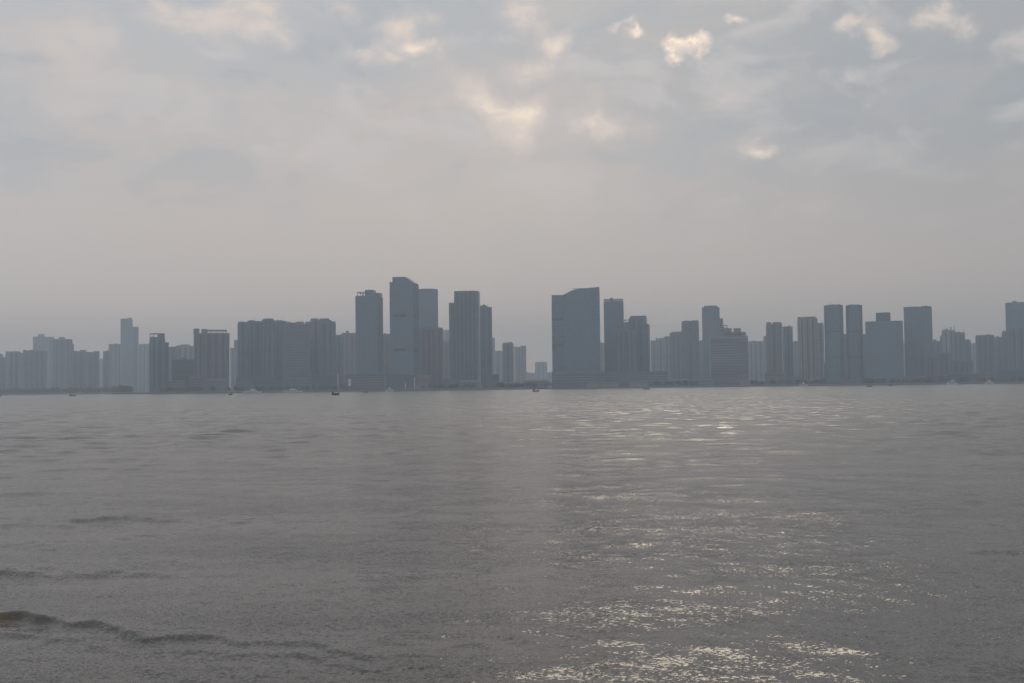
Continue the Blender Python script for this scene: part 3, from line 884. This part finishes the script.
for i in range(NW):
    lam = .16 * (6.0 / .16) ** (i / (NW - 1)) * wr.uniform(.85, 1.15)
    th = wr.normal(0, .75) + .12
    kx, ky = math.sin(th), math.cos(th)
    amp = lam * (.0020 if lam < .8 else .0009) * (1.0 if lam < 1.5 else (1.5 / lam) ** .35)
    ph = (kx * X + ky * Y) * 6.28318 / lam + wr.uniform(0, 6.28)
    att = np.clip((lam / DR - 2.5) / 3, 0, 1)
    w = np.sin(ph + .5 * np.sin(ph * .37 + i))
    Z += amp * att * w * (patch if lam < 2 else 1) * open_w * (1.0 if lam < 3 else lfade)
fade = np.clip((90 - RR) / 50, 0, 1)
sw = ridge(X, Y, [-30, -11, -8.3, -6.0, -4.0, -2.2, 0.5, 4, 30], [19.5, 17.6, 17.1, 16.4, 15.4, 14.9, 14.2, 13.9, 12.5], [.08, .15, .16, .09, .05, .03, .015, .012, .01], .17, 1.0)
sw += ridge(X, Y, [-40, -14, -10.5, -7.5, -5.5, 0, 30], [24, 22.4, 21.6, 21.2, 21, 20.5, 19], [.05, .08, .10, .06, .01, 0, 0], .4, 1.4)
sw += ridge(X, Y, [-40, -14, -11.5, -9, -6, 0, 30], [32, 31, 30.3, 30, 29.4, 28, 27], [.03, .05, .08, .05, .01, 0, 0], .45, 1.4)
sw += ridge(X, Y, [-30, -11, -8.3, -6.0, -4.0, -2.2, 0.5, 4, 30], [18.3, 16.6, 16.2, 15.6, 14.7, 14.3, 13.7, 13.4, 12], [.02, .03, .035, .02, .02, .02, .01, .01, .01], .15, .5)
sw += ridge(X, Y, [-40, -6, -2, .5, 3, 5.5, 30], [18, 16.5, 15.9, 15.6, 14.7, 14.3, 12], [0, 0, .015, .025, .04, .02, .0], .3, 1.1)
sw += ridge(X, Y, [-40, -8, -4.5, -1, 2, 8, 40], [23, 20, 19.0, 19.8, 20.6, 21.5, 24], [0, 0, .02, .03, .03, .02, .0], .35, 1.2)
sw += ridge(X, Y, [-60, -14, -5, 2, 10, 60], [46, 41, 40, 39, 38.5, 33], [.01, .03, .02, .03, .02, .02], .6, 2.2)
Z += sw * fade
Z[0, :] = 0
nr, na = X.shape
co = np.stack([X, Y, Z], axis=-1).reshape(-1, 3).astype('f')
co = np.concatenate([co, np.array([[0, 0, 0]], 'f')])
ii = np.arange(nr - 1)[:, None] * na; jj = np.arange(na)[None, :]; jn = (jj + 1) % na
q = np.stack([ii + jj, ii + na + jj, ii + na + jn, ii + jn], axis=-1).reshape(-1, 4)
q = q[:, ::-1]
tri = np.stack([np.full(na, nr * na), np.arange(na), (np.arange(na) + 1) % na], axis=-1)[:, ::-1]
me = bpy.data.meshes.new('water')
me.vertices.add(len(co)); me.vertices.foreach_set('co', co.ravel())
nl = q.size + tri.size
me.loops.add(nl); me.loops.foreach_set('vertex_index', np.concatenate([q.ravel(), tri.ravel()]).astype('i'))
st_ = np.concatenate([np.arange(0, q.size, 4), q.size + np.arange(0, tri.size, 3)]).astype('i')
me.polygons.add(len(st_)); me.polygons.foreach_set('loop_start', st_)
me.update(calc_edges=True); me.validate()
me.polygons.foreach_set('use_smooth', np.ones(len(st_), bool))
if me.polygons[10].normal.z < 0:
    me.flip_normals()
mw, t, bs = new_mat('river_water')
geo = t.n('ShaderNodeNewGeometry')
pos = geo.outputs['Position']
mp = t.vmath('MULTIPLY', pos, (0.72, 1.0, 1.0))
mp2 = t.vmath('MULTIPLY', pos, (0.75, 1.0, 1.0))
fine = t.noise(mp, 22.0, 3, 0.65, 0.3)
mid = t.noise(mp2, 2.6, 3, 0.65, 0.4)
gust = t.noise(t.vmath('MULTIPLY', pos, (0.35, 1.0, 1.0)), 0.05, 4, 0.6)
gust2 = t.noise(t.vmath('MULTIPLY', pos, (0.3, 1.0, 1.0)), 0.28, 3, 0.6)
gk = t.math('MULTIPLY', t.smooth(gust.outputs['Fac'], .38, .60, .78, 1.15), t.smooth(gust2.outputs['Fac'], .40, .60, .62, 1.22))
cc = t.vmath('SUBTRACT', fine.outputs['Color'], (.5, .5, .5))
cm = t.vmath('SUBTRACT', mid.outputs['Color'], (.5, .5, .5))
v1 = t.vmath('SCALE', cc, scale=t.math('MULTIPLY', gk, 1.0))
v2 = t.vmath('SCALE', cm, scale=t.math('MULTIPLY', gk, 0.34))
far = t.smooth(t.vmath('LENGTH', pos), 20, 200, 1.0, 1.6)
chop = t.noise(t.vmath('MULTIPLY', pos, (.9, 1.0, 1.0)), 0.7, 3, 0.6, 0.4)
v3 = t.vmath('SCALE', t.vmath('SUBTRACT', chop.outputs['Color'], (.5, .5, .5)), scale=t.smooth(t.vmath('LENGTH', pos), 25, 160, 0.0, 0.6))
v = t.vmath('MULTIPLY', t.vmath('SCALE', t.vmath('ADD', t.vmath('ADD', v1, v2), v3), scale=far), (0.75, 1.0, 0.0))
nrm = t.vmath('NORMALIZE', t.vmath('ADD', geo.outputs['Normal'], v))
t.l(nrm, bs.inputs['Normal'])
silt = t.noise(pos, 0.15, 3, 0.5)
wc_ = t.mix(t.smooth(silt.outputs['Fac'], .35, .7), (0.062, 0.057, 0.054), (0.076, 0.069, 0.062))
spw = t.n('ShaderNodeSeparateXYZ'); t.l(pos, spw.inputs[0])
far_sheen = t.smooth(t.math('ADD', spw.outputs[1], t.math('MULTIPLY', silt.outputs['Fac'], 30.0)), 30, 190)      # brightness of reflected sky painted into the base colour, growing with distance
wc_ = t.mix(far_sheen, wc_, (0.152, 0.149, 0.143))
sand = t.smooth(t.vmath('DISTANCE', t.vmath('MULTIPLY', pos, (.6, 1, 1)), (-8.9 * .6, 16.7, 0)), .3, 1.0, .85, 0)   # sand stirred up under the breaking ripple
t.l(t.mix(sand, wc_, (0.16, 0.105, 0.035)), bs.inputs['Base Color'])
t.l(t.smooth(t.vmath('LENGTH', pos), 14, 70, 0.16, 0.20), bs.inputs['Roughness'])
bs.inputs['IOR'].default_value = 1.333
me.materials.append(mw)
wo = bpy.data.objects.new('water', me); col.objects.link(wo)
wo['kind'] = 'structure'

# ------------------------------------------------------------------ haze
top = HIGHEST[0] + LAND_Z + 12
hz = MB().box(-4600, 4600, -4500, 4700, -2.0, top)
mh = bpy.data.materials.new('haze_air'); mh.use_nodes = True
nt = mh.node_tree; nt.nodes.clear()
out = nt.nodes.new('ShaderNodeOutputMaterial'); pv = nt.nodes.new('ShaderNodeVolumePrincipled')
pv.inputs['Color'].default_value = (0.77, 0.875, 0.985, 1)
pv.inputs['Density'].default_value = 0.00032
pv.inputs['Anisotropy'].default_value = 0.0
nt.links.new(pv.outputs[0], out.inputs['Volume'])
ho = hz.build('haze', mh)
ho['kind'] = 'stuff'

# ------------------------------------------------------------------ sky and sun
SUN_PX, SUN_EL = 700, R(35.5)
sd = direction(SUN_PX, 100)
SUN_AZ = math.atan2(sd.x, sd.y)
sl = bpy.data.lights.new('sun', 'SUN')
sl.energy = 0.5
sl.angle = R(17)
sl.color = (1.0, 0.86, 0.68)
so = bpy.data.objects.new('sun', sl); col.objects.link(so)
sdir = Vector((math.sin(SUN_AZ) * math.cos(SUN_EL), math.cos(SUN_AZ) * math.cos(SUN_EL), math.sin(SUN_EL)))
so.rotation_euler = sdir.to_track_quat('Z', 'Y').to_euler()

world = bpy.data.worlds.new('World'); scene.world = world
world.use_nodes = True
t = NT(world.node_tree)
bg = world.node_tree.nodes['Background']; wout = world.node_tree.nodes['World Output']
sky = t.n('ShaderNodeTexSky', sky_type='NISHITA')
sky.sun_disc = False; sky.sun_elevation = SUN_EL; sky.sun_rotation = SUN_AZ
sky.air_density = 1.5; sky.dust_density = 1.0
tc = t.n('ShaderNodeTexCoord')
dirv = tc.outputs['Generated']
sp = t.n('ShaderNodeSeparateXYZ'); t.l(dirv, sp.inputs[0])
el = sp.outputs[2]
# clouds lie on a layer: direction over height
den = t.math('MAXIMUM', t.math('ADD', el, 0.10), 0.03)
cb = t.n('ShaderNodeCombineXYZ')
t.l(t.math('DIVIDE', sp.outputs[0], den), cb.inputs[0]); t.l(t.math('DIVIDE', sp.outputs[1], den), cb.inputs[1])
layer = cb.outputs[0]
big = t.noise(layer, 0.55, 5, 0.55, 0.3)
det = t.noise(t.vmath('MULTIPLY', dirv, (1, 1, 1.8)), 22.0, 4, 0.55, 0.5)
# lighter gaps near given sky directions
warpn = t.noise(dirv, 12.0, 6, 0.6)
wv = t.vmath('SCALE', t.vmath('SUBTRACT', warpn.outputs['Color'], (.5, .5, .5)), scale=0.085)
dw = t.vmath('MULTIPLY', t.vmath('ADD', dirv, wv), (1, 1, 1.7))
gaps = [(688, 48, .0155, 2.1), (674, 42, .011, 1.0), (700, 44, .010, .9), (628, 41, .0095, 1.1), (614, 32, .009, .6), (556, 38, .024, .7), (522, 8, .03, .75), (524, 68, .032, .65), (508, 124, .036, .55), (490, 106, .028, .5), (462, 94, .034, .42), (528, 112, .022, .5),
        (392, 30, .024, .6), (380, 56, .026, .6), (415, 60, .02, .5), (345, 54, .024, .4), (250, 18, .036, .55), (278, 36, .024, .5), (205, 16, .026, .4), (158, 8, .030, .5), (420, 60, .03, .5), (600, 126, .03, .45), (80, 45, .05, .3), (280, 145, .06, .3), (590, 102, .02, .5),
        (582, 128, .030, .5), (866, 30, .026, .7), (882, 48, .022, .6), (932, 20, .022, .75), (958, 34, .018, .6), (1016, 42, .022, .35), (750, 138, .032, .62), (770, 146, .02, .4),
        (842, 88, .014, .5), (742, 22, .010, .7), (720, 90, .012, .3), (636, 130, .026, .3), (425, 14, .02, .35), (345, 4, .02, .4), (820, 205, .045, .16), (890, 155, .03, .2)]
acc = None
for (px, py, r_, a_) in gaps:
    d_ = direction(px, py)
    q_ = t.vmath('DISTANCE', dw, (d_.x, d_.y, d_.z * 1.7))
    g_ = t.smooth(q_, 0.0, r_ * 1.35, a_, 0.0)
    acc = g_ if acc is None else t.math('ADD', acc, g_)
back = t.math('MULTIPLY', t.smooth(det.outputs['Fac'], .52, .72), t.smooth(sp.outputs[1], .8, .3, 0, .5))   # random gaps elsewhere in the sky
acc = t.math('ADD', acc, back)
acc = t.math('MULTIPLY', acc, t.smooth(det.outputs['Fac'], .30, .62, .45, 1.25))
deck = t.mix(t.smooth(big.outputs['Fac'], .36, .62), (0.430, 0.478, 0.522), (0.540, 0.537, 0.548))
deck = t.mix(t.smooth(t.math('ADD', el, t.math('MULTIPLY', t.math('SUBTRACT', big.outputs['Fac'], .5), .22)), .24, .07, 0, .9), deck, (0.700, 0.600, 0.550))
streak = t.noise(t.vmath('MULTIPLY', dirv, (1.0, 1.0, 2.4)), 7.0, 6, 0.6, 0.8)
deck = t.mix(t.smooth(streak.outputs['Fac'], .50, .72, 0, .55), deck, (0.68, 0.60, 0.56))
deck = t.vmath('SCALE', deck, scale=t.smooth(sp.outputs[0], -.5, .5, 1.14, .80))
for (px, py, r_, a_) in ((300, 210, .26, .95), (520, 170, .19, .7), (90, 60, .16, .3), (600, 290, .25, .35)):
    d_ = direction(px, py)
    q_ = t.vmath('DISTANCE', t.vmath('MULTIPLY', dirv, (1, 1, 2.2)), (d_.x, d_.y, d_.z * 2.2))
    deck = t.mix(t.math('MULTIPLY', t.smooth(q_, 0.0, r_ * 1.5, a_, 0.0), t.smooth(streak.outputs['Fac'], .3, .62, .5, 1.0)), deck, (0.70, 0.60, 0.54))
mott = t.noise(t.vmath('MULTIPLY', dirv, (1.0, 1.0, 2.1)), 11.0, 5, 0.55, 0.5)
upper = t.smooth(el, .10, .24)
deck = t.mix(t.math('MULTIPLY', t.smooth(mott.outputs['Fac'], .52, .68, 0, .55), upper), deck, (0.72, 0.66, 0.64))
deck = t.mix(t.math('MULTIPLY', t.smooth(mott.outputs['Fac'], .47, .34, 0, .38), upper), deck, (0.40, 0.455, 0.505))
# broad glow of the veiled sun
sdot = t.vmath('DOT_PRODUCT', dirv, tuple(sdir))
glow = t.smooth(sdot, .80, 1.0, 0, 1)
deck = t.mix(t.math('MULTIPLY', glow, .12), deck, (0.78, 0.76, 0.74))
gapc = t.mix(t.smooth(acc, .6, 1.5), (0.88, 0.75, 0.66), (1.35, 1.13, 0.86))
clouds = t.mix(t.smooth(acc, .0, .85, 0, 1), deck, gapc)
skyv = t.vmath('SCALE', sky.outputs[0], scale=0.05)
thin = t.mix(0.10, clouds, skyv)
t.l(thin, bg.inputs['Color'])
bg.inputs['Strength'].default_value = 1.0

# ------------------------------------------------------------------ render
scene.view_settings.view_transform = 'Standard'
scene.view_settings.look = 'None'
scene.view_settings.exposure = 0.0
scene.view_settings.gamma = 1.0
scene.render.engine = 'CYCLES'
cy = scene.cycles
cy.max_bounces = 8; cy.diffuse_bounces = 2; cy.glossy_bounces = 3; cy.transmission_bounces = 2
cy.volume_bounces = 2
cy.caustics_reflective = False
cy.sample_clamp_indirect = 4.0
cy.sample_clamp_direct = 0.0
